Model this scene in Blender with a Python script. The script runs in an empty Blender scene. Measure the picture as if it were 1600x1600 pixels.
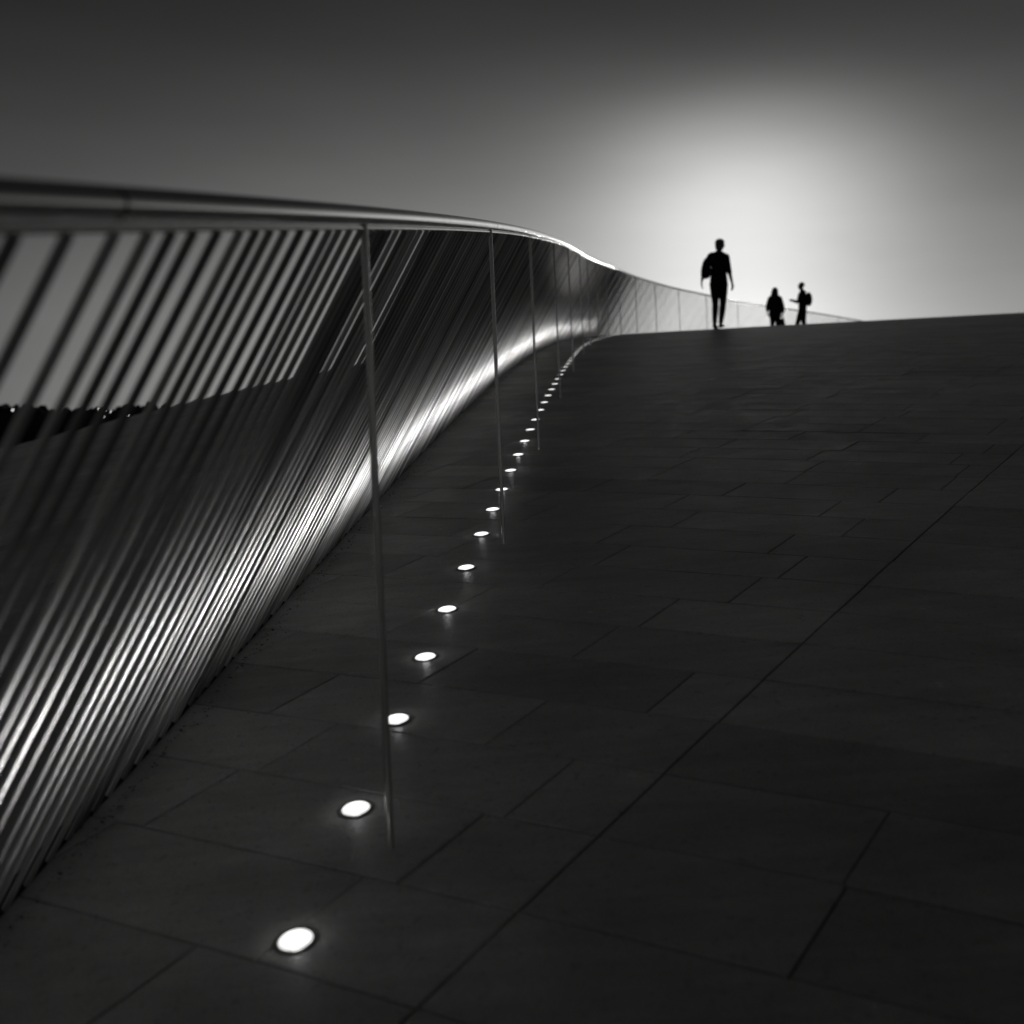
import bpy, bmesh, math, random
from mathutils import Vector, Matrix
random.seed(7)
scene = bpy.context.scene
COL = scene.collection
R = math.radians

# ------------------------------------------------------------------ camera
cam_d = bpy.data.cameras.new('camera'); cam = bpy.data.objects.new('camera', cam_d); COL.objects.link(cam)
scene.camera = cam
cam.location = (0, 0, 0); cam.rotation_euler = (R(90), 0, 0)
cam_d.sensor_width = 36.0; cam_d.lens = 38.25; cam_d.shift_y = -0.075
cam_d.clip_start = 0.05; cam_d.clip_end = 12000
cam_d.dof.use_dof = True; cam_d.dof.focus_distance = 3.8; cam_d.dof.aperture_fstop = 2.9

# ------------------------------------------------------------------ world, sun, exposure
SUN_AZ, SUN_EL = R(12.5), R(2.2)
w = bpy.data.worlds.new('World'); scene.world = w; w.use_nodes = True
nt = w.node_tree; N = nt.nodes; LK = nt.links
for n in list(N): N.remove(n)
def mth(op, a, b=None, c=None):
    n = N.new('ShaderNodeMath'); n.operation = op
    for i, v in enumerate((a, b, c)):
        if v is None: continue
        if isinstance(v, (int, float)): n.inputs[i].default_value = v
        else: LK.new(v, n.inputs[i])
    return n.outputs[0]
tc = N.new('ShaderNodeTexCoord'); sep = N.new('ShaderNodeSeparateXYZ'); LK.new(tc.outputs['Generated'], sep.inputs[0])
el = mth('ARCSINE', sep.outputs[2])
az = mth('SUBTRACT', mth('ARCTAN2', sep.outputs[0], sep.outputs[1]), 0.205)
def gauss(x, s, p=2.0):
    return mth('EXPONENT', mth('MULTIPLY', mth('POWER', mth('ABSOLUTE', mth('DIVIDE', x, s)), p), -0.5))
band = mth('MULTIPLY', gauss(el, 0.1555), mth('ADD', 0.068, mth('MULTIPLY', gauss(mth('ADD', az, 0.04), 0.34), 0.39)))
glow = mth('MULTIPLY', mth('MULTIPLY', gauss(mth('SUBTRACT', el, 0.1185), 0.134, 4.5), gauss(az, 0.087)), 0.54)
sky = N.new('ShaderNodeTexSky'); sky.sky_type = 'NISHITA'; sky.sun_disc = False
sky.sun_elevation = SUN_EL; sky.sun_rotation = SUN_AZ; sky.dust_density = 2.0
bw = N.new('ShaderNodeRGBToBW'); LK.new(sky.outputs[0], bw.inputs[0])
tot = mth('ADD', mth('MULTIPLY', mth('ADD', mth('ADD', band, glow), 0.009), 10.0), mth('MULTIPLY', bw.outputs[0], 0.012))
veil_map = N.new('ShaderNodeMapping'); LK.new(tc.outputs['Generated'], veil_map.inputs[0]); veil_map.inputs['Scale'].default_value = (2.2, 2.2, 9.0); veil_map.inputs['Rotation'].default_value = (0.25, 0.3, 0.0)
veil = N.new('ShaderNodeTexNoise'); LK.new(veil_map.outputs[0], veil.inputs['Vector']); veil.inputs['Scale'].default_value = 1.6; veil.inputs['Detail'].default_value = 6; veil.inputs['Roughness'].default_value = .5
tot = mth('MULTIPLY', tot, mth('ADD', 0.84, mth('MULTIPLY', veil.outputs[0], 0.32)))
comb = N.new('ShaderNodeCombineColor')
LK.new(tot, comb.inputs[0]); LK.new(mth('MULTIPLY', tot, 0.998), comb.inputs[1]); LK.new(mth('MULTIPLY', tot, 0.985), comb.inputs[2])
bg = N.new('ShaderNodeBackground'); bg.inputs[1].default_value = 0.1; LK.new(comb.outputs[0], bg.inputs[0])
wo = N.new('ShaderNodeOutputWorld'); LK.new(bg.outputs[0], wo.inputs[0])

sd = bpy.data.lights.new('sun', 'SUN'); sun = bpy.data.objects.new('sun', sd); COL.objects.link(sun)
sd.energy = 1.0; sd.angle = R(4.0); sd.color = (1.0, 0.99, 0.97)
sdir = Vector((math.sin(SUN_AZ)*math.cos(SUN_EL), math.cos(SUN_AZ)*math.cos(SUN_EL), math.sin(SUN_EL)))
sun.rotation_euler = (-sdir).to_track_quat('-Z', 'Y').to_euler(); sun.location = sdir*60

vs = scene.view_settings
vs.view_transform = 'Standard'; vs.look = 'None'; vs.gamma = 1.0; vs.exposure = 0.0; vs.use_curve_mapping = False

# ------------------------------------------------------------------ materials
def mat(name, base=0.2, rough=0.5, metal=0.0, spec=0.5, emit=0.0, setup=None):
    m = bpy.data.materials.new(name); m.use_nodes = True
    p = m.node_tree.nodes['Principled BSDF']
    p.inputs['Base Color'].default_value = (base, base*0.995, base*0.98, 1)
    p.inputs['Roughness'].default_value = rough; p.inputs['Metallic'].default_value = metal
    p.inputs['Specular IOR Level'].default_value = spec
    if emit:
        p.inputs['Emission Color'].default_value = (1, 0.995, 0.975, 1); p.inputs['Emission Strength'].default_value = emit
    if setup: setup(m.node_tree, p)
    return m
class NT:
    def __init__(s, t): s.t = t; s.n = t.nodes; s.l = t.links
    def set(s, sock, v):
        if isinstance(v, (int, float)): sock.default_value = v
        elif isinstance(v, tuple): sock.default_value = v
        else: s.l.new(v, sock)
    def math(s, op, a, b=None, c=None, clamp=False):
        n = s.n.new('ShaderNodeMath'); n.operation = op; n.use_clamp = clamp
        for i, v in enumerate((a, b, c)):
            if v is not None: s.set(n.inputs[i], v)
        return n.outputs[0]
    def pos(s): return s.n.new('ShaderNodeNewGeometry').outputs['Position']
    def obj(s): return s.n.new('ShaderNodeTexCoord').outputs['Object']
    def mapping(s, v, scale=(1,1,1), rot=(0,0,0)):
        n = s.n.new('ShaderNodeMapping'); s.l.new(v, n.inputs[0]); n.inputs['Scale'].default_value = scale; n.inputs['Rotation'].default_value = rot
        return n.outputs[0]
    def noise(s, v, scale, detail=4, rough=0.55, dist=0.0):
        n = s.n.new('ShaderNodeTexNoise'); s.l.new(v, n.inputs['Vector']); n.inputs['Scale'].default_value = scale
        n.inputs['Detail'].default_value = detail; n.inputs['Roughness'].default_value = rough; n.inputs['Distortion'].default_value = dist
        return n.outputs[0]
    def remap(s, v, a, b, c, d):
        n = s.n.new('ShaderNodeMapRange'); s.l.new(v, n.inputs[0])
        for i, x in enumerate((a, b, c, d)): n.inputs[i+1].default_value = x
        return n.outputs[0]
    def grey(s, v):
        n = s.n.new('ShaderNodeCombineColor'); s.l.new(v, n.inputs[0]); s.l.new(s.math('MULTIPLY', v, .995), n.inputs[1]); s.l.new(s.math('MULTIPLY', v, .98), n.inputs[2])
        return n.outputs[0]
    def bump(s, h, strength, dist, p):
        n = s.n.new('ShaderNodeBump'); n.inputs['Strength'].default_value = strength; n.inputs['Distance'].default_value = dist
        s.l.new(h, n.inputs['Height']); s.l.new(n.outputs[0], p.inputs['Normal'])

GRID_T = R(-28.3); GRID_L = R(54.1)
STONE = 0.76
def stone_setup(t, p):
    q = NT(t); v = q.pos()
    at = q.n.new('ShaderNodeAttribute'); at.attribute_name = 'tone'
    streak = q.noise(q.mapping(v, (3, 26, 26), (0, 0, -GRID_T)), 1.0, 5, .6)
    big = q.noise(v, 1.1, 4, .6, .4); mid = q.noise(v, 6.0, 5, .65); fine = q.noise(v, 190.0, 3, .7)
    scuff = q.remap(q.noise(q.mapping(v, (1.2, 7, 7), (0, 0, -GRID_L)), 1.6, 6, .7), .66, .80, 0, 1)
    pits = q.remap(q.noise(v, 60.0, 2, .5), .30, .38, 0.75, 1)
    m = q.math('MULTIPLY', q.remap(streak, .3, .7, .88, 1.10), q.remap(big, .3, .7, .78, 1.16))
    m = q.math('MULTIPLY', m, q.remap(mid, .3, .7, .86, 1.10))
    m = q.math('MULTIPLY', m, q.remap(fine, .25, .75, .8, 1.2))
    m = q.math('MULTIPLY', m, pits)
    m = q.math('MULTIPLY', m, q.math('ADD', 1.0, at.outputs['Fac']))
    m = q.math('ADD', m, q.math('MULTIPLY', scuff, .28))
    m = q.math('ADD', m, q.math('MULTIPLY', q.remap(q.noise(v, 17.0, 2, .4), .74, .80, 0, 1), .35))
    m = q.math('MULTIPLY', m, q.remap(q.noise(q.mapping(v, (1, 2.2, 1), (0, 0, -GRID_T)), .8, 7, .65, .6), .38, .62, .80, 1.08))
    m = q.math('MINIMUM', m, 1.28)
    q.l.new(q.grey(q.math('MULTIPLY', m, STONE)), p.inputs['Base Color'])
    q.l.new(q.remap(mid, .3, .7, .38, .54), p.inputs['Roughness'])
    h = q.math('ADD', q.math('MULTIPLY', streak, .6), q.math('ADD', q.math('MULTIPLY', fine, .5), q.math('MULTIPLY', mid, .8)))
    q.bump(h, .35, .003, p)
M_STONE = mat('paving_stone', STONE, .7, spec=.65, setup=stone_setup)
def roof_setup(t, p):
    q = NT(t); v = q.pos(); a = q.noise(v, 30, 4, .6)
    q.l.new(q.grey(q.remap(a, .3, .7, .14, .22)), p.inputs['Base Color'])
M_ROOF = mat('roof_bed', .03, .9, spec=.2, setup=roof_setup)
def steel_setup(lo, hi, base, vary=0.0):
    def f(t, p):
        q = NT(t); v = q.pos()
        a = q.noise(q.mapping(v, (60, 60, 4)), 1.0, 4, .6); b_ = q.noise(v, 9, 3, .5)
        q.l.new(q.remap(a, .3, .7, lo, hi), p.inputs['Roughness'])
        c = q.remap(b_, .3, .7, base*.94, base*1.05)
        if vary:
            rnd = q.n.new('ShaderNodeObjectInfo').outputs['Random']
            c = q.math('MULTIPLY', c, q.math('ADD', 1.0-vary, q.math('MULTIPLY', rnd, vary*1.4)))
        q.l.new(q.grey(c), p.inputs['Base Color'])
    return f
M_ROD = mat('brushed_steel_rod', .55, .3, 1.0, setup=steel_setup(.34, .46, .62, .6))
M_ROD_FAR = mat('brushed_steel_rod_far', .55, .45, 1.0, setup=steel_setup(.40, .52, .55))
M_RAIL = mat('polished_steel_rail', .5, .2, 1.0, setup=steel_setup(.12, .2, .68))
M_POST = mat('steel_post', .5, .25, .65, setup=steel_setup(.16, .26, .75))
M_DARK = mat('dark_rubber', .015, .8, spec=.2)
M_CHAN = mat('channel_dark', .02, .85, spec=.2)
M_BOLT = mat('bolt_steel', .7, .18, 1.0)
LED = 1.7
def led_setup(t, p):
    q = NT(t); v = q.obj(); n = q.n.new('ShaderNodeVectorMath'); n.operation = 'LENGTH'; q.l.new(v, n.inputs[0])
    e = q.math('MULTIPLY', q.remap(n.outputs['Value'], .012, .027, 1.0, .55), LED)
    e = q.math('MULTIPLY', e, q.remap(q.noise(v, 90, 2, .5), .3, .7, .9, 1.1))
    q.l.new(e, p.inputs['Emission Strength'])
M_LED = mat('lit_lens', .8, .4, emit=LED, setup=led_setup)
M_BEZEL = mat('bezel_steel', .45, .3, 1.0)
M_DEBRIS = mat('debris', .12, .9, spec=.1)

# ------------------------------------------------------------------ terrain of the roof
HC, B, K = 1.08, 0.188, 0.00245
def zc(x, a=.205, wd=1.35, x0=-1.8, s=.052):
    def L(x): 
        e = (x-x0)/wd
        sp = e if e > 30 else math.log1p(math.exp(e))
        return s*x + a*(x - wd*sp)
    return L(x)-L(0)
def g(x, y):
    return -HC + B*y - (K*y*y if y > 0 else 0.0) + zc(x)
def nrm(x, y, d=.05):
    return Vector((-(g(x+d, y)-g(x-d, y))/(2*d), -(g(x, y+d)-g(x, y-d))/(2*d), 1)).normalized()

def obj(name, me, m=None, parent=None):
    o = bpy.data.objects.new(name, me); COL.objects.link(o)
    if m is not None and me is not None and not me.materials: me.materials.append(m)
    if parent is not None: o.parent = parent
    return o
def mesh(name, v, f, smooth=False):
    me = bpy.data.meshes.new(name); me.from_pydata(v, [], f); me.update()
    if smooth: me.shade_smooth()
    return me
def tag(o, label, cat, group=None):
    o['label'] = label; o['category'] = cat
    if group: o['group'] = group
    return o

# the roof sheet with sides (bed under the tiles)
def axis(lo, hi, near_lo, near_hi, fine, coarse):
    r = []; x = lo
    while x < hi-1e-6:
        r.append(x); x += fine if near_lo <= x < near_hi else coarse
    r.append(hi); return r
XS = axis(-40, 60, -16, 20, .5, 2.0); YS = axis(-26, 72, -4, 40, .5, 2.0)
v = []; f = []
for y in YS:
    for x in XS: v.append((x, y, g(x, y)-.0065))
nx, ny = len(XS), len(YS)
for j in range(ny-1):
    for i in range(nx-1): f.append((j*nx+i, j*nx+i+1, (j+1)*nx+i+1, (j+1)*nx+i))
ring = [i for i in range(nx)] + [j*nx+nx-1 for j in range(1, ny)] + [(ny-1)*nx+i for i in range(nx-2, -1, -1)] + [j*nx for j in range(ny-2, 0, -1)]
b0 = len(v)
for i in ring: v.append((v[i][0], v[i][1], -19.0))
for i in range(len(ring)):
    j = (i+1) % len(ring); f.append((ring[j], ring[i], b0+i, b0+j))
roof = obj('roof_terrace', mesh('roof_terrace', v, f, True), M_ROOF); roof['kind'] = 'structure'

# paving tiles: courses along T, stacked along L
TU = Vector((math.cos(GRID_T), math.sin(GRID_T))); LU = Vector((math.cos(GRID_L), math.sin(GRID_L)))
# oblique coordinates: P = a*TU + c*LU
def P2(a, c): return TU*a + LU*c
def inv(px, py):
    d = TU.x*LU.y-TU.y*LU.x
    return ((px*LU.y-py*LU.x)/d, (TU.x*py-TU.y*px)/d)
PITCH, TLEN, JW = .245, .60, .0017
A_EXP, _ = inv(0.173, 1.963)      # the long expansion joint runs through this point
_, C0 = inv(-.806, 2.176)                    # a course joint runs through this point
tiles = []
def add_tile(a0, a1, c0, c1):
    cx = P2((a0+a1)/2, (c0+c1)/2)
    tiles.append((cx.x, cx.y, a0, a1, c0, c1))
nc = int(46/PITCH)
for ic in range(-nc, nc):
    c0 = C0+ic*PITCH; c1 = c0+PITCH
    off = random.uniform(.08, .52)
    for side in (-1, 1):
        a = A_EXP + side*.001; first = True
        for _k in range(60 if side < 0 else 24):
            ln = off if first and side < 0 else (random.uniform(.4, 2.0) if first else (TLEN if side < 0 else 2.0))
            first = False
            a2 = a+side*ln
            lo, hi = min(a, a2), max(a, a2); a = a2
            q = P2((lo+hi)/2, (c0+c1)/2)
            if -15 < q.x < 19 and -3 < q.y < 31: add_tile(lo, hi, c0, c1)
def tile_geo(t, dz, tx, ty):
    cx, cy, a0, a1, c0, c1 = t
    def pt(a, c, h):
        q = P2(a, c); return (q.x, q.y, g(q.x, q.y)+h+dz+tx*(a-(a0+a1)/2)+ty*(c-(c0+c1)/2))
    o = JW; i = JW+.0025
    vv = [pt(a0+i, c0+i, 0), pt(a1-i, c0+i, 0), pt(a1-i, c1-i, 0), pt(a0+i, c1-i, 0),
          pt(a0+o, c0+o, -.002), pt(a1-o, c0+o, -.002), pt(a1-o, c1-o, -.002), pt(a0+o, c1-o, -.002),
          pt(a0+o, c0+o, -.02), pt(a1-o, c0+o, -.02), pt(a1-o, c1-o, -.02), pt(a0+o, c1-o, -.02)]
    ff = [(0,1,2,3)]
    for k in range(4):
        n = (k+1) % 4
        ff += [(4+k, 4+n, n, k), (8+k, 8+n, 4+n, 4+k)]
    return vv, ff
def shown(t):
    x, y = t[0], t[1]
    if y < 1.0: return 0
    px, py = x/y*1700, g(x, y)/y*1700
    if abs(px) > 880 or not (-1000 < py < 1000): return 0
    rx = x/y
    return 1.0/y**3
tiles.sort(key=shown, reverse=True)
NT_IND = 300
sv = []; sf = []; stone_tone = []
for i, t in enumerate(tiles):
    tone = random.gauss(0, .085)
    vv, ff = tile_geo(t, random.uniform(-.0008, .0006), random.uniform(-.002, .002), random.uniform(-.003, .003))
    if i < NT_IND:
        me = mesh('paving_tile', vv, ff)
        at = me.attributes.new('tone', 'FLOAT', 'FACE')
        for d in at.data: d.value = tone
        obj('paving_tile', me, M_STONE, roof)
    else:
        o_ = len(sv); sv += vv; sf += [tuple(a+o_ for a in q) for q in ff]; stone_tone += [tone]*len(ff)
me = mesh('paving_tiles', sv, sf); at = me.attributes.new('tone', 'FLOAT', 'FACE'); at.data.foreach_set('value', stone_tone)
o = obj('paving_tiles', me, M_STONE, roof); o['kind'] = 'stuff'

# ------------------------------------------------------------------ river, far shore
def water_setup(t, p):
    q = NT(t); q.bump(q.noise(q.pos(), .35, 5, .6), .4, .4, p)
o = obj('river', mesh('river', [(-6000,-6000,-20),(6000,-6000,-20),(6000,6000,-20),(-6000,6000,-20)], [(0,1,2,3)]), mat('river_water', .02, .15, setup=water_setup)); o['kind'] = 'structure'
def hill_h(azd):
    # crest height in metres of the far shore by bearing (degrees, 0 = straight ahead)
    return 27 + 3.0*math.sin(azd*.35+1) + 2.2*math.sin(azd*.9) - 6*max(0, min(1, (azd+24)/3.5)) 
D0, D1, D2 = 700, 900, 1400
hv = []; hf = []; n = 181
for i in range(n):
    azd = -85+i*.95; a = R(azd); hh = hill_h(azd)
    for d, z in ((D0, -21), (D0+60, 2), (D1-40, hh*.82), (D1, hh-3), (D1+120, hh-3), (D2, -21)):
        hv.append((d*math.sin(a), d*math.cos(a), z))
for i in range(n-1):
    for j in range(5): hf.append((i*6+j, (i+1)*6+j, (i+1)*6+j+1, i*6+j+1))
M_HILL = mat('far_hill', .02, .95, spec=.1)
o = obj('hills', mesh('hills', hv, hf, True), M_HILL); o['kind'] = 'structure'
# far wood along the crest: one mass of tree crowns
wv = []; wf = []
ico = bmesh.new(); bmesh.ops.create_icosphere(ico, subdivisions=2, radius=1)
iv = [x.co.copy() for x in ico.verts]; ifc = [tuple(q.index for q in x.verts) for x in ico.faces]; ico.free()
for i in range(620):
    azd = random.uniform(-60, 25); a = R(azd); d = random.uniform(D1-70, D1+30)
    r = random.uniform(2.0, 4.2); z = hill_h(azd)-3+random.uniform(-2, 1.2) - (max(0, D1-d))*.07
    o_ = len(wv); sx, sy, sz = r*random.uniform(.8, 1.3), r, r*random.uniform(.7, 1.2)
    for q in iv:
        k_ = 1+random.uniform(-.22, .22)
        wv.append((d*math.sin(a)+q.x*sx*k_, d*math.cos(a)+q.y*sy*k_, z+q.z*sz*k_))
    wf += [tuple(x+o_ for x in q) for q in ifc]
o = obj('far_wood', mesh('far_wood', wv, wf), mat('far_foliage', .025, .9, spec=.1)); o['kind'] = 'stuff'
tag(o, 'dark mass of trees along the crest of the far shore', 'trees')

# ------------------------------------------------------------------ swept shapes
def frames(pts):
    fr = []
    for i, p in enumerate(pts):
        t = (pts[min(i+1, len(pts)-1)]-pts[max(i-1, 0)]).normalized()
        s = t.cross(Vector((0, 0, 1)))
        s = Vector((1, 0, 0)) if s.length < 1e-4 else s.normalized()
        fr.append((t, s, s.cross(t)))
    return fr
def sweep(name, pts, r, seg=12, flat=None):
    v = []; f = []; fr = frames(pts)
    for p, (t, s, u) in zip(pts, fr):
        for k in range(seg):
            a = 2*math.pi*k/seg
            v.append(p + s*(r*math.cos(a)) + u*((flat or r)*math.sin(a)))
    for i in range(len(pts)-1):
        for k in range(seg):
            n = (k+1) % seg; f.append((i*seg+n, i*seg+k, (i+1)*seg+k, (i+1)*seg+n))
    m_ = len(v); v += v[:seg]+v[(len(pts)-1)*seg:len(pts)*seg]     # caps have corners of their own, so the tube shades straight
    f.append(tuple(range(m_, m_+seg))); f.append(tuple(range(m_+seg, m_+2*seg))[::-1])
    return mesh(name, [tuple(x) for x in v], f, True)

# ------------------------------------------------------------------ railing line
KN = [(-6,-1.05),(-3,-.735),(0,-.42),(1.956,-.216),(3.896,-.028),(5.66,.137),(7.846,.351),(9.821,.555),(11.735,.76),(14,1.02),(16,1.33),(18.8,1.87),(21.7,2.5),(24.3,3.24),(27,4.18),(29.5,5.31),(33,7.0),(37,9.85),(42,13.6),(47,17.8)]
def xl_raw(y):
    n = len(KN)
    for i in range(n-1):
        if y <= KN[i+1][0] or i == n-2:
            (y0, x0), (y1, x1) = KN[i], KN[i+1]
            (ya, xa) = KN[max(i-1, 0)]; (yb, xb) = KN[min(i+2, n-1)]
            m0 = (x1-xa)/(y1-ya); m1 = (xb-x0)/(yb-y0)
            h = y1-y0; t = (y-y0)/h
            return (2*t**3-3*t*t+1)*x0+(t**3-2*t*t+t)*h*m0+(-2*t**3+3*t*t)*x1+(t**3-t*t)*h*m1
def xl(y):
    s = 0
    for i in range(9): s += xl_raw(max(-5.9, min(46.9, y+(i-4)*.28)))
    return s/9
def side_n(y):       # unit normal in plan, pointing to the walkway side
    d = (xl(y+.05)-xl(y-.05))/.1
    return Vector((1, -d)).normalized()
LEAN, HR, RR = -.05, 1.139, .0172
def railpt(y, drop=0.0, inn=0.0):
    x = xl(y); q = side_n(y)*(LEAN+inn)
    return Vector((x+q.x, y+q.y, g(x, y)+HR-drop))
def basept(y, off=-.66, h=0.0):
    x = xl(y); q = side_n(y)*off
    return Vector((x+q.x, y+q.y, g(x+q.x, y+q.y)+h))
rail = bpy.data.objects.new('railing', None); COL.objects.link(rail); rail.location = (0, 0, 0)
tag(rail, 'steel railing of slanting rods and thin posts curving up along the ramp', 'railing')

YA, YB = -4.5, 44.0
def yr(a, b_, st):
    n = max(2, int(math.ceil((b_-a)/st))); return [a+(b_-a)*i/n for i in range(n+1)]
# handrail in sections, joined over sleeves; one joint lies at the left of the picture
joints = [YA, -2.0, .985] + [.985+3.0*i for i in range(1, 15)]
joints = [j for j in joints if j < YB] + [YB]
for i in range(len(joints)-1):
    a, b_ = joints[i]+.0032, joints[i+1]-.0032
    hs = obj('handrail', sweep('handrail', [railpt(y) for y in yr(a, b_, .1)], RR, 20), M_RAIL, rail)
    if i:
        y = joints[i]
        obj('joint_sleeve', sweep('joint_sleeve', [railpt(y-.05), railpt(y-.02), railpt(y+.02), railpt(y+.05)], RR-.0022, 16), M_DARK, hs)
# thin bar under the handrail that carries the rods
obj('carrier_bar', sweep('carrier_bar', [railpt(y, .0225) for y in yr(YA, YB, .1)], .0032, 8, .0042), M_POST, rail)
obj('base_channel', sweep('base_channel', [basept(y, -.675, .001) for y in yr(YA, YB, .1)], .022, 8, .006), M_CHAN, rail)

# posts
post_px = [905, 917, 931, 947, 966, 992, 1023, 1060, 1103, 1152, 1203, 1256, 1310]
PY = [0.0, 1.956, 3.896, 5.70, 7.80, 9.80]
y = 10.5
for px in post_px:
    while True:
        p = railpt(y)
        if 800+1700*p.x/p.y >= px or y > 43: break
        y += .02
    PY.append(y)
unit = {}
def rod_mesh(name, r, seg):
    v = []; f = []
    for z in (0, 1):
        for k in range(seg): v.append((r*math.cos(2*math.pi*k/seg), r*math.sin(2*math.pi*k/seg), z))
    for k in range(seg):
        n = (k+1) % seg; f.append((k, n, seg+n, seg+k))
    v += v[:]
    f.append(tuple(range(2*seg, 3*seg))[::-1]); f.append(tuple(range(3*seg, 4*seg)))
    return mesh(name, v, f, True)
def lathe(name, prof, seg=20):
    v = []; f = []
    for r, z in prof:
        for k in range(seg): v.append((r*math.cos(2*math.pi*k/seg), r*math.sin(2*math.pi*k/seg), z))
    for i in range(len(prof)-1):
        for k in range(seg):
            n = (k+1) % seg; f.append((i*seg+k, i*seg+n, (i+1)*seg+n, (i+1)*seg+k))
    return mesh(name, v, f, True)
def place_between(o, a, b_):
    d = b_-a
    o.matrix_local = Matrix.Translation(a) @ d.to_track_quat('Z', 'Y').to_matrix().to_4x4() @ Matrix.Diagonal((1, 1, d.length, 1))
PM = rod_mesh('post', .0068, 14); PM.materials.append(M_POST)
CM = lathe('base_collar', [(.0, .010), (.0085, .010), (.010, .005), (.016, .004), (.0175, .002), (.0175, -.01)], 18); CM.materials.append(M_DARK)
for y in PY:
    a = Vector((xl(y), y, g(xl(y), y)-.01)); b_ = railpt(y, .012)
    p = obj('post', PM, None, rail); place_between(p, a, b_)
    c = obj('base_collar', CM, None, p)
    mw = Matrix.Translation(Vector((xl(y), y, g(xl(y), y)))) @ nrm(xl(y), y).to_track_quat('Z', 'Y').to_matrix().to_4x4()
    c.matrix_parent_inverse = Matrix.Identity(4); c.matrix_local = p.matrix_local.inverted() @ mw

# slanting rods
RPITCH, DLT = .0685, .03
RM = rod_mesh('rod', .0060, 8); RM.materials.append(M_ROD)
bb = bmesh.new(); bmesh.ops.create_icosphere(bb, subdivisions=1, radius=.0048); BM = bpy.data.meshes.new('bolt'); bb.to_mesh(BM); bb.free(); BM.shade_smooth(); BM.materials.append(M_BOLT)
rods = []; y = YA+.3
while y < YB:
    x = xl(y); d = (xl(y+.05)-xl(y-.05))/.1
    rods.append((y + .012*math.sin(y*7.3)+.010*math.sin(y*19.1+1))); y += (1+max(0, min(1, (y-13)/15)))*RPITCH/math.sqrt(1+d*d+.16**2)
def rod_ends(y):
    j = random.uniform(-.008, .008)
    dl = DLT + .014*max(0, y-2)
    return basept(y-dl+j, -.66, -.004), railpt(y+random.uniform(-.004, .004), .026)
show = [y for y in rods if y > .55]; ind = set(show[:300])
rv = []; rf = []
nb = 0
for y in rods:
    a, b_ = rod_ends(y)
    if y in ind:
        o = obj('rod', RM, None, rail); place_between(o, a, b_)
        if nb < 70:
            nb += 1
            c = obj('bolt', BM, None, o); c.matrix_parent_inverse = Matrix.Identity(4)
            c.matrix_local = o.matrix_local.inverted() @ Matrix.Translation(b_+Vector((.005, -.002, .002)))
    else:
        d = (b_-a).normalized(); s = d.cross(Vector((0, 1, 0))).normalized(); u = s.cross(d); o_ = len(rv)
        for e in (a, b_):
            for k in range(6): rv.append(e + s*(.0060*math.cos(k*math.pi/3)) + u*(.0060*math.sin(k*math.pi/3)))
        for k in range(6):
            n = (k+1) % 6; rf.append((o_+k, o_+n, o_+6+n, o_+6+k))
o = obj('rods', mesh('rods', [tuple(q) for q in rv], rf, True), M_ROD_FAR, rail); o['kind'] = 'stuff'

# ------------------------------------------------------------------ floor lights
SPOT = bpy.data.lights.new('lamp_beam', 'SPOT'); SPOT.energy = 8.5; SPOT.spot_size = R(99); SPOT.spot_blend = 1.0; SPOT.shadow_soft_size = .02
SPILL = bpy.data.lights.new('lamp_scatter', 'POINT'); SPILL.energy = .014; SPILL.shadow_soft_size = .008
LENS = lathe('lens', [(.0270, .0012), (.0255, .0028), (.018, .0034), (.009, .0037), (.0001, .0038)], 28); LENS.materials.append(M_LED)
BEZ = lathe('bezel', [(.0272, .0008), (.0285, .0022), (.0325, .0022), (.0345, .0012), (.0348, -.012)], 28); BEZ.materials.append(M_BEZEL)
ONES = ['', 'first','second','third','fourth','fifth','sixth','seventh','eighth','ninth','tenth','eleventh','twelfth','thirteenth','fourteenth','fifteenth','sixteenth','seventeenth','eighteenth','nineteenth']
TENS = {2:('twenty','twentieth'),3:('thirty','thirtieth'),4:('forty','fortieth'),5:('fifty','fiftieth'),6:('sixty','sixtieth')}
def ordinal(n):
    if n < 20: return ONES[n]
    t, u = divmod(n, 10)
    return TENS[t][1] if u == 0 else TENS[t][0]+'-'+ONES[u]
LY = [1.709, 2.099, 2.486, 2.854, 3.22, 3.63, 4.045, 4.42, 4.78, 5.19, 5.59, 5.99, 6.38, 6.77, 7.2]
while LY[-1] < 19.6: LY.append(LY[-1]+.39)
LY = [.94, 1.325] + LY
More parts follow.
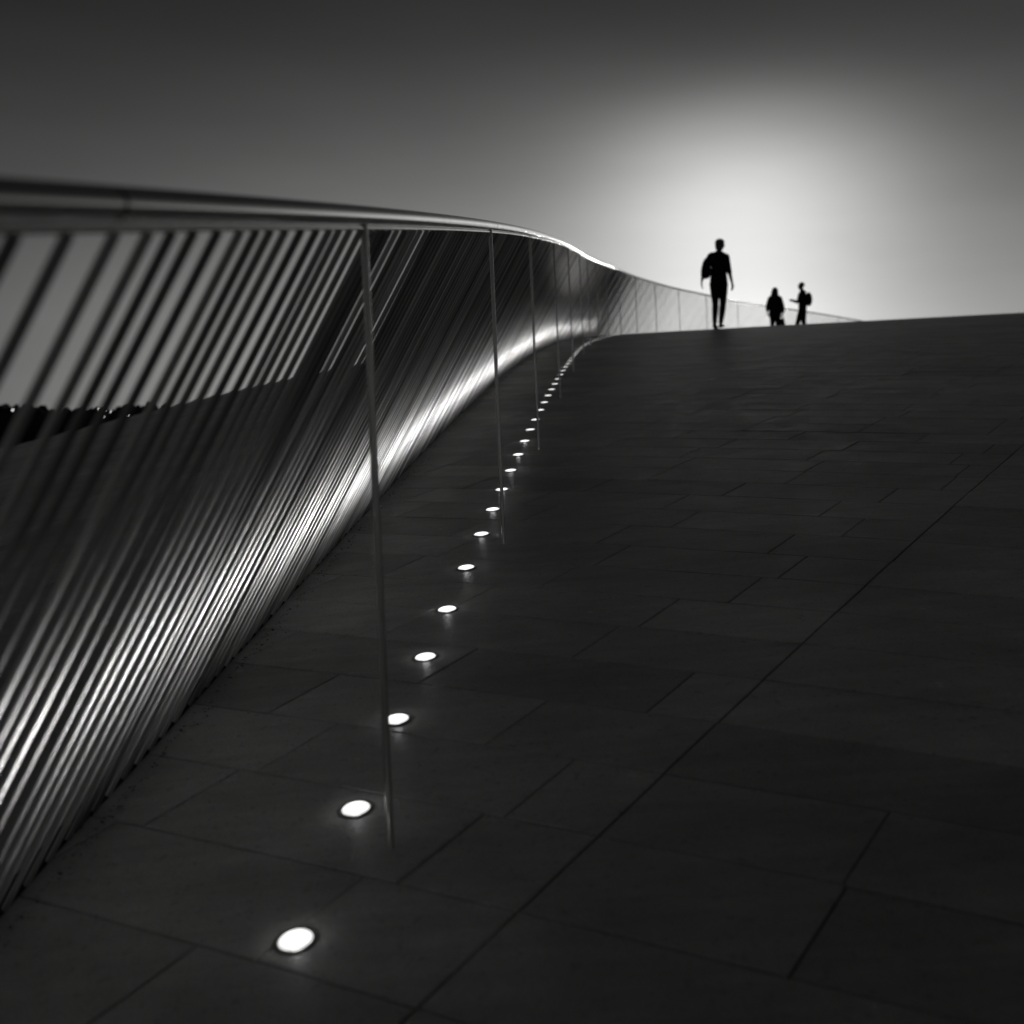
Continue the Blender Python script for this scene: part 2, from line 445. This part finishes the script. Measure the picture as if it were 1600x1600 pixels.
for i, y in enumerate(LY):
    q = side_n(y)*(-.10); x = xl(y)+q.x; yy = y+q.y
    e = bpy.data.objects.new('floor_light', None); COL.objects.link(e)
    e.matrix_world = Matrix.Translation((x, yy, g(x, yy))) @ nrm(x, yy).to_track_quat('Z', 'Y').to_matrix().to_4x4()
    k = i-1
    if k < 1: lab = 'round recessed floor light just below the bottom edge of the photo, %s' % ('further one' if k < 0 else 'nearer one')
    elif k == 1: lab = 'nearest and largest round white floor light at the bottom of the ramp'
    else: lab = 'round white recessed floor light, %s up the ramp counted from the nearest' % ordinal(k)
    tag(e, lab, 'floor light', 'floor lights along the foot of the railing')
    obj('lens', LENS, None, e); obj('bezel', BEZ, None, e)
    if y < 6:
        sp = bpy.data.objects.new('lamp_scatter', SPILL); COL.objects.link(sp); sp.parent = e; sp.location = (0, 0, .014)
    # the fitting's own beam, washing the foot of the rods
    lo = bpy.data.objects.new('lamp_beam', SPOT); COL.objects.link(lo); lo.parent = e; lo.location = (0, 0, .007)
    sn = side_n(y); aim = e.matrix_world.to_3x3().inverted() @ (Vector((-sn.x, -sn.y, .0))*.47 + Vector((0, 0, .40)))
    lo.rotation_euler = aim.to_track_quat('-Z', 'Y').to_euler()

# grit and dry leaves caught along the foot of the rods
dv = []; df = []
for i in range(1500):
    y = .8+14*random.random()**1.8; p = basept(y, -.62+abs(random.gauss(0, .018)), .002)
    r = random.uniform(.002, .007); o_ = len(dv)
    ax = [Vector((random.uniform(-1,1), random.uniform(-1,1), random.uniform(-.2,.5)))*r for _ in range(4)]
    for q in ax: dv.append(tuple(p+q+Vector((0, 0, .0015))))
    df += [(o_, o_+1, o_+2), (o_, o_+2, o_+3), (o_, o_+3, o_+1), (o_+1, o_+3, o_+2)]
o = obj('debris', mesh('debris', dv, df), M_DEBRIS); o['kind'] = 'stuff'
tag(o, 'grit and dry leaf bits lying along the foot of the rods', 'debris')

# ------------------------------------------------------------------ far street lamps on the other shore
M_POLE = mat('lamp_pole', .05, .6); M_GLOBE = mat('lamp_globe', .8, .4, emit=2.2)
lamp_lab = ['leftmost tiny street lamp glowing low on the far shore', 'tiny far street lamp below the tree line, just left of the brightest one',
            'brightest tiny street lamp on the far shore, right of the others', 'left of three dim far street lamps at the tree line',
            'middle of three dim far street lamps at the tree line', 'right of three dim far street lamps at the tree line']
for (px, py, s), lab in zip([(20, 641, 1.0), (161, 651, 1.0), (199, 649, 1.25), (155, 640, .75), (164, 641, .75), (172, 643, .75)], lamp_lab):
    d = 770/math.hypot(1, (px-800)/1700); x = (px-800)/1700*d; z = (680-py)/1700*d
    e = bpy.data.objects.new('street_lamp', None); COL.objects.link(e); e.location = (x, d, z-6.5); tag(e, lab, 'street lamp', 'street lamps on the far shore')
    obj('pole', sweep('pole', [Vector((0, 0, -8)), Vector((0, 0, 0)), Vector((0, 0, 6.3))], .09, 8), M_POLE, e)
    gm = lathe('lantern', [(.02, 6.2), (.45*s, 6.3), (.62*s, 6.65), (.45*s, 7.0), (.02, 7.2)], 12); obj('lantern', gm, M_GLOBE, e)

# ------------------------------------------------------------------ people
def tube(bm, pts, rad, seg=12, ref=Vector((1, 0, 0))):
    pts = [Vector(p) for p in pts]; rings = []
    for i, p in enumerate(pts):
        t = (pts[min(i+1, len(pts)-1)]-pts[max(i-1, 0)]).normalized()
        s = ref - t*ref.dot(t)
        if s.length < .15: s = Vector((0, 1, 0)) - t*t.y
        s.normalize(); u = t.cross(s)
        ra, rb = rad[i] if isinstance(rad[i], tuple) else (rad[i], rad[i])
        rings.append([bm.verts.new(p + s*(ra*math.cos(2*math.pi*k/seg)) + u*(rb*math.sin(2*math.pi*k/seg))) for k in range(seg)])
    for a, b_ in zip(rings, rings[1:]):
        for k in range(seg):
            n = (k+1) % seg; bm.faces.new((a[k], a[n], b_[n], b_[k]))
    bm.faces.new(rings[0][::-1]); bm.faces.new(rings[-1])
def ball(bm, c, r, seg=14):
    m = Matrix.Translation(Vector(c)) @ Matrix.Diagonal((r[0], r[1], r[2], 1))
    bmesh.ops.create_uvsphere(bm, u_segments=seg, v_segments=seg-4, radius=1, matrix=m)
def remeshed(name, bm, vox=.009, smooth=4):
    me = bpy.data.meshes.new(name+'_raw'); bmesh.ops.recalc_face_normals(bm, faces=bm.faces[:]); bm.to_mesh(me); bm.free()
    o = bpy.data.objects.new(name+'_raw', me); COL.objects.link(o)
    md = o.modifiers.new('r', 'REMESH'); md.mode = 'VOXEL'; md.voxel_size = vox
    ms = o.modifiers.new('s', 'SMOOTH'); ms.iterations = smooth; ms.factor = .5
    dg = bpy.context.evaluated_depsgraph_get(); dg.update()
    out = bpy.data.meshes.new_from_object(o.evaluated_get(dg)); out.name = name
    bpy.data.objects.remove(o); bpy.data.meshes.remove(me); out.shade_smooth(); return out
def lerp(a, b_, t): return Vector(a)*(1-t)+Vector(b_)*t
def limb(bm, a, m, b_, r, seg=12):
    # r: radii at root, mid of upper, joint, bulge of lower, end
    tube(bm, [a, lerp(a, m, .5), m, lerp(m, b_, .3), lerp(m, b_, .65), b_], [r[0], r[1], r[2], r[3], (r[3]+r[4])/2, r[4]], seg)
def hand(bm, wrist, dirv, palmn, thumb):
    d = Vector(dirv).normalized(); n = Vector(palmn); n = (n-d*n.dot(d)).normalized(); s = d.cross(n)*thumb
    wv = Vector(wrist)
    tube(bm, [wv-d*.02, wv+d*.02, wv+d*.055, wv+d*.088], [(.022,.020), (.030,.016), (.040,.015), (.038,.013)], 10, s)
    for k, (o_, l) in enumerate(((.030, .070), (.010, .080), (-.010, .074), (-.030, .058))):
        b0 = wv+d*.078+s*o_
        tube(bm, [b0, b0+d*l*.42+n*.004, b0+d*l*.75+n*.016, b0+d*l*.92+n*.032], [.0095, .009, .0085, .007], 8, s)
    b0 = wv+d*.028+s*.026
    tube(bm, [b0, b0+s*.026+d*.022+n*.006, b0+s*.036+d*.048+n*.014, b0+s*.036+d*.066+n*.02], [.013, .0115, .0105, .008], 8, n)
def foot(bm, ankle, fwd, toe_drop=0.0):
    a = Vector(ankle); fv = Vector(fwd).normalized()
    z = Vector((0, 0, 1))
    tube(bm, [a-fv*.055-z*.045, a-fv*.02-z*.042, a+fv*.07-z*(.052+toe_drop*.4), a+fv*.145-z*(.062+toe_drop*.8), a+fv*.185-z*(.066+toe_drop)],
         [(.030,.030), (.036,.038), (.040,.030), (.043,.020), (.028,.014)], 10, Vector((-fv.y, fv.x, 0)))
    tube(bm, [a+z*.05, a, a-z*.04], [.036, .036, .036], 10)
def head(bm, c, fwd, s=1.0):
    # c: centre of the skull; fwd: facing direction in plan
    c = Vector(c); fv = Vector(fwd).normalized(); sd_ = Vector((-fv.y, fv.x, 0))
    ball(bm, c+Vector((0, 0, .02))*s, (.075*s, .075*s, .095*s)); ball(bm, c-fv*.022*s+Vector((0, 0, .028))*s, (.074*s, .078*s, .082*s))
    tube(bm, [c+fv*.02*s, c+fv*.04*s-Vector((0,0,.06))*s, c+fv*.05*s-Vector((0,0,.105))*s], [(.066*s,.062*s), (.054*s,.05*s), (.026*s,.03*s)], 12, sd_)
    tube(bm, [c+fv*.078*s+Vector((0,0,.012))*s, c+fv*.100*s-Vector((0,0,.026))*s, c+fv*.082*s-Vector((0,0,.04))*s], [.009*s, .015*s, .011*s], 8, sd_)
    tube(bm, [c+fv*.074*s+sd_*.05*s+Vector((0,0,.03))*s, c+fv*.088*s+Vector((0,0,.028))*s, c+fv*.074*s-sd_*.05*s+Vector((0,0,.03))*s], [.009*s]*3, 8, fv)
    tube(bm, [c+fv*.07*s+sd_*.024*s-Vector((0,0,.064))*s, c+fv*.085*s-Vector((0,0,.062))*s, c+fv*.07*s-sd_*.024*s-Vector((0,0,.064))*s], [.007*s]*3, 8, fv)
    for k in (1, -1):
        ball(bm, c+sd_*.078*s*k-Vector((0,0,.008))*s-fv*.005*s, (.014*s, .02*s, .03*s), 10)
def face_bits(parent, c, fwd, m_eye):
    c = Vector(c); fv = Vector(fwd).normalized(); sd_ = Vector((-fv.y, fv.x, 0))
    for k in (1, -1):
        bm = bmesh.new(); ball(bm, c+fv*.076+sd_*.03*k+Vector((0,0,.008)), (.011, .011, .007), 10)
        me = bpy.data.meshes.new('eye'); bm.to_mesh(me); bm.free(); me.shade_smooth(); obj('eye', me, m_eye, parent)

M_SKIN = mat('skin', .16, .55); M_CLOTH = mat('dark_cloth', .02, .9, spec=.15); M_CLOTH2 = mat('grey_cloth', .035, .9, spec=.15)
M_HAIR = mat('fair_hair', .28, .6); M_HAIRD = mat('dark_hair', .03, .5); M_BAG = mat('bag_cloth', .015, .7, spec=.3); M_EYE = mat('eye', .05, .2); M_SHOE = mat('shoe', .03, .6)
M_CAP = mat('pale_cap', .3, .85)

def ground_at(px, Y):
    x = (px-800)/1700*Y; return x, g(x, Y)
# --- walker on the crest, seen from the front, one foot before the other
Yp = 20.6; xw, zw = ground_at(1123, Yp)
def walker():
    SH = 1.40
    F = (0, -1, 0)
    hipL, kneeL, ankL = (-.085, 0, .86), (-.062, .00, .47), (-.045, .17, .115)
    hipR, kneeR, ankR = (.085, 0, .86), (.062, -.10, .48), (.012, -.14, .085)
    shL, elL, wrL = (-.150, 0, SH-.02), (-.255, .05, 1.13), (-.325, -.02, .90)
    shR, elR, wrR = (.150, 0, SH-.02), (.205, .05, 1.11), (.245, -.04, .86)
    hc = Vector((.022, -.015, 1.575))
    def lower(bm, k):
        for h, n_, a in ((hipL, kneeL, ankL), (hipR, kneeR, ankR)):
            limb(bm, h, n_, a, [.088+k, .076+k, .054+k, .056+k, .035+k])
        tube(bm, [(0, 0, .80), (0, 0, .87), (0, 0, .95), (0, 0, 1.03)], [(.13+k,.09+k), (.165+k,.11+k), (.155+k,.105+k), (.125+k,.088+k)], 16)
    def torso(bm, k):
        tube(bm, [(0,0,.90), (0,0,1.02), (0,-.005,1.15), (0,-.008,1.28), (0,0,1.37), (0,.005,1.425)], [(.150+k,.10+k), (.128+k,.088+k), (.142+k,.098+k), (.160+k,.105+k), (.150+k,.085+k), (.085+k,.06+k)], 18)
    bm = bmesh.new(); lower(bm, 0); torso(bm, 0)
    tube(bm, [(0, .01, 1.40), (.012, 0, 1.46), (.02, -.01, 1.53)], [.058, .05, .05], 12)
    for a, m, b_ in ((shL, elL, wrL), (shR, elR, wrR)): limb(bm, a, m, b_, [.05, .044, .036, .036, .024])
    hand(bm, wrL, (-.02, -.05, -1), (.9, -.3, 0), 1); hand(bm, wrR, (.08, -.1, -1), (-.9, -.3, 0), -1)
    foot(bm, ankL, (0, -1, 0), .05); foot(bm, ankR, (0, -1, 0), 0)
    head(bm, hc, F)
    body = obj('person', remeshed('person', bm, .009, 3), M_SKIN); body.location = (xw, Yp, zw)
    tag(body, 'person in dark top and leggings walking on the crest of the ramp', 'person')
    face_bits(body, hc, F, M_EYE)
    bm = bmesh.new(); lower(bm, .006); obj('leggings', remeshed('leggings', bm, .01, 3), M_CLOTH, body)
    bm = bmesh.new()
    tube(bm, [(0,0,.84), (0,0,.93), (0,0,1.03), (0,-.005,1.15), (0,-.008,1.28), (0,0,1.37), (0,.005,1.435)], [(.172,.135), (.168,.13), (.152,.12), (.150,.118), (.156,.118), (.138,.095), (.075,.065)], 18)
    for a, m, b_ in ((shL, elL, wrL), (shR, elR, wrR)): tube(bm, [lerp(a, m, .02), lerp(a, m, .5), lerp(a, m, 1.0), lerp(m, b_, .25)], [.054, .052, .050, .046], 12)
    for a in (shL, shR): ball(bm, Vector(a)+Vector((0, 0, -.012)), (.054, .058, .054))
    tube(bm, [Vector(shL)+Vector((.01,0,.012)), (-.08,.005,1.412), (0,.01,1.44), (.08,.005,1.412), Vector(shR)+Vector((-.01,0,.0))], [.036, .044, .05, .044, .036], 12, Vector((0,1,0)))
    obj('tunic', remeshed('tunic', bm, .011, 4), M_CLOTH, body)
    bm = bmesh.new()
    ball(bm, hc+Vector((-.004, .012, .052)), (.092, .098, .078)); tube(bm, [hc+Vector((0, -.05, .055)), hc+Vector((0, -.10, .05)), hc+Vector((0, -.145, .035))], [(.078,.014), (.07,.012), (.045,.008)], 12)
    obj('cap', remeshed('cap', bm, .008, 4), M_CAP, body)
    bm = bmesh.new(); ball(bm, hc+Vector((-.005, .03, -.01)), (.085, .075, .095)); ball(bm, hc+Vector((-.01, .055, -.075)), (.06, .045, .06))
    obj('hair', remeshed('hair', bm, .009, 4), M_HAIR, body)
    for a in (ankL, ankR):
        bm = bmesh.new(); av = Vector(a); dr = .05 if a is ankL else 0
        tube(bm, [av+Vector((0,.062,-.045)), av+Vector((0,.02,-.044)), av+Vector((0,-.07,-.052-dr*.4)), av+Vector((0,-.15,-.062-dr*.8)), av+Vector((0,-.195,-.066-dr))], [(.036,.036), (.042,.042), (.046,.034), (.049,.024), (.034,.018)], 12)
        obj('shoe', remeshed('shoe', bm, .008, 3), M_SHOE, body)
    # soft bag over the shoulder
    e = bpy.data.objects.new('shoulder_bag', None); COL.objects.link(e); e.location = (xw, Yp, zw)
    tag(e, 'dark soft bag hanging from the shoulder of the walker on the crest', 'bag')
    bm = bmesh.new(); tube(bm, [(-.215,.03,1.33), (-.225,.03,1.25), (-.238,.03,1.12), (-.240,.03,1.0), (-.235,.03,.955)], [(.045,.08), (.075,.13), (.092,.155), (.09,.15), (.055,.10)], 16, Vector((1,0,0)))
    obj('pouch', remeshed('pouch', bm, .012, 5), M_BAG, e)
    for dy in (-.05, .10):
        obj('strap', sweep('strap', [Vector((-.225, dy*1.4, 1.29)), Vector((-.208, dy*1.1, 1.37)), Vector((-.180, dy*.8, 1.422)), Vector((-.145, dy*.6, 1.438)), Vector((-.105, dy*.5, 1.436))], .011, 8, .006), M_BAG, e)
walker()

# --- two people beyond the crest
def solveY(px, py, H):
    y = 24.0
    while y < 60:
        x = (px-800)/1700*y
        if (g(x, y)+H)/y*1700 <= 680-py: return y
        y += .05
def coat_person():
    H = 1.66; Y = solveY(1211, 449, H); x, z = ground_at(1211, Y)
    F = (.3, 1, 0); hc = Vector((0, 0, 1.53))
    bm = bmesh.new()
    for s in (-1, 1):
        limb(bm, (.08*s, 0, .84), (.085*s, -.02, .46), (.08*s, .0, .085), [.085, .074, .055, .055, .036]); foot(bm, (.08*s, 0, .085), F)
    tube(bm, [(0,0,.8), (0,0,.92), (0,0,1.05), (0,0,1.22), (0,0,1.33), (0,0,1.385)], [(.15,.1), (.165,.11), (.13,.09), (.165,.1), (.15,.085), (.08,.06)], 16)
    tube(bm, [(0,0,1.36), (0,0,1.42), (0,0,1.49)], [.055, .05, .05], 12); head(bm, hc, F)
    limb(bm, (-.175,0,1.34), (-.235,.03,1.08), (-.20,.18,.92), [.05,.044,.036,.036,.024]); hand(bm, (-.20,.18,.92), (.1,.5,-.8), (.9,0,0), 1)
    limb(bm, (.175,0,1.34), (.24,-.02,1.07), (.25,.02,.82), [.05,.044,.036,.036,.024]); hand(bm, (.25,.02,.82), (0,.05,-1), (-.9,0,0), -1)
    body = obj('person', remeshed('person', bm, .009, 3), M_SKIN); body.location = (x, Y, z)
    tag(body, 'person in a wide grey coat with loose hair standing beyond the crest', 'person')
    face_bits(body, hc, F, M_EYE)
    bm = bmesh.new()
    tube(bm, [(0,0,.74), (0,0,.82), (0,0,.95), (0,0,1.1), (0,0,1.24), (0,0,1.33), (0,0,1.39)], [(.205,.16), (.205,.16), (.185,.15), (.168,.135), (.165,.125), (.138,.10), (.072,.07)], 18)
    tube(bm, [(-.165,0,1.32), (-.205,.02,1.2), (-.232,.03,1.07), (-.205,.16,.94)], [.06,.058,.056,.05], 12); tube(bm, [(.165,0,1.32), (.205,0,1.2), (.238,-.02,1.06), (.25,.01,.86)], [.06,.058,.056,.05], 12)
    for s in (-1, 1): ball(bm, (.160*s, 0, 1.31), (.066, .07, .064))
    tube(bm, [(-.16,0,1.345), (-.08,0,1.385), (0,0,1.41), (.08,0,1.385), (.16,0,1.345)], [.045, .05, .055, .05, .045], 12, Vector((0,1,0)))
    obj('coat', remeshed('coat', bm, .012, 4), M_CLOTH2, body)
    bm = bmesh.new()
    for s in (-1, 1): limb(bm, (.08*s, 0, .84), (.085*s, -.02, .46), (.08*s, .0, .1), [.095, .085, .068, .066, .05])
    obj('trousers', remeshed('trousers', bm, .011, 3), M_CLOTH, body)
    bm = bmesh.new(); ball(bm, hc+Vector((-.01,-.025,.03)), (.1,.095,.105)); tube(bm, [hc+Vector((-.015,-.05,.02)), hc+Vector((-.03,-.075,-.1)), hc+Vector((-.035,-.085,-.22)), hc+Vector((-.03,-.08,-.3))], [(.105,.07), (.12,.07), (.115,.055), (.06,.03)], 14)
    obj('hair', remeshed('hair', bm, .01, 5), M_HAIRD, body)
    e = bpy.data.objects.new('hand_bag', None); COL.objects.link(e); e.location = (x, Y, z)
    tag(e, 'dark bag hanging low beside the person in the grey coat', 'bag')
    bm = bmesh.new(); tube(bm, [(.22,.02,.68), (.22,.02,.62), (.225,.02,.48), (.22,.02,.4)], [(.07,.05), (.09,.06), (.095,.075), (.08,.06)], 14); obj('pouch', remeshed('pouch', bm, .011, 4), M_BAG, e)
    obj('handle', sweep('handle', [Vector((.15,.02,.66)), Vector((.2,.02,.745)), Vector((.25,.02,.76)), Vector((.29,.02,.66))], .008, 8), M_BAG, e)
coat_person()
def backpack_person():
    H = 1.76; Y = solveY(1253, 440, H); x, z = ground_at(1254, Y)
    F = (-1, -.15, 0); hc = Vector((-.045, 0, 1.625))
    hips = [((0, .085, .9), (-.13, .075, .50), (-.20, .07, .09)), ((0, -.085, .9), (.01, -.08, .49), (.14, -.075, .12))]
    bm = bmesh.new()
    for h, k, a in hips: limb(bm, h, k, a, [.09, .078, .057, .058, .037]); foot(bm, a, F, 0)
    Yr = Vector((0, 1, 0))
    def torso(bm, e_):
        tube(bm, [(0,0,.86), (0,0,.97), (-.005,0,1.12), (-.012,0,1.27), (-.012,0,1.39), (-.015,0,1.46)], [(.15+e_,.1+e_), (.155+e_,.11+e_), (.14+e_,.1+e_), (.175+e_,.112+e_), (.165+e_,.09+e_), (.085+e_,.06+e_)], 16, Yr)
    torso(bm, 0); tube(bm, [(-.01,0,1.43), (-.025,0,1.5), (-.04,0,1.58)], [.06, .055, .055], 12); head(bm, hc, F, 1.02)
    for s in (-1, 1):
        limb(bm, (-.01,.18*s,1.41), (-.045,.215*s,1.13), (-.27,.10*s,1.16), [.052,.046,.038,.037,.025]); hand(bm, (-.27,.10*s,1.16), (-1,-.25*s,.1), (0,-.4*s,.9), s)
    body = obj('person', remeshed('person', bm, .009, 3), M_SKIN); body.location = (x, Y, z)
    tag(body, 'person with a backpack in profile facing left beyond the crest, forearms raised', 'person')
    face_bits(body, hc, F, M_EYE)
    bm = bmesh.new(); torso(bm, .016)
    for s in (-1, 1): tube(bm, [(-.01,.18*s,1.41), (-.03,.2*s,1.27), (-.045,.215*s,1.14), (-.16,.16*s,1.145)], [.064,.06,.056,.048], 12)
    for s in (-1, 1): ball(bm, (-.01, .178*s, 1.395), (.07, .068, .068))
    tube(bm, [(-.012,-.165,1.415), (-.012,-.08,1.455), (-.014,0,1.475), (-.012,.08,1.455), (-.012,.165,1.415)], [.05, .055, .055, .055, .05], 12)
    obj('jacket', remeshed('jacket', bm, .011, 4), M_CLOTH, body)
    bm = bmesh.new()
    for h, k, a in hips: limb(bm, h, k, Vector(a)+Vector((0,0,.03)), [.104, .092, .074, .07, .056])
    tube(bm, [(0,0,.84), (0,0,.95), (0,0,1.02)], [(.16,.115), (.168,.12), (.15,.105)], 16, Yr)
    obj('trousers', remeshed('trousers', bm, .011, 3), M_CLOTH, body)
    bm = bmesh.new(); ball(bm, hc+Vector((.025,0,.04)), (.085,.085,.085)); obj('hair', remeshed('hair', bm, .009, 3), M_HAIRD, body)
    e = bpy.data.objects.new('backpack', None); COL.objects.link(e); e.location = (x, Y, z)
    tag(e, 'dark backpack on the back of the person facing left', 'backpack')
    bm = bmesh.new(); tube(bm, [(.17,0,1.02), (.19,0,1.08), (.20,0,1.2), (.19,0,1.34), (.165,0,1.42)], [(.11,.06), (.14,.09), (.145,.1), (.135,.085), (.09,.05)], 16, Yr); obj('pouch', remeshed('pouch', bm, .011, 5), M_BAG, e)
    for s in (-1, 1):
        obj('strap', sweep('strap', [Vector((.12,.09*s,1.42)), Vector((.0,.10*s,1.495)), Vector((-.105,.11*s,1.40)), Vector((-.13,.12*s,1.25)), Vector((-.04,.165*s,1.08)), Vector((.12,.12*s,1.06))], .016, 8, .006), M_BAG, e)
backpack_person()
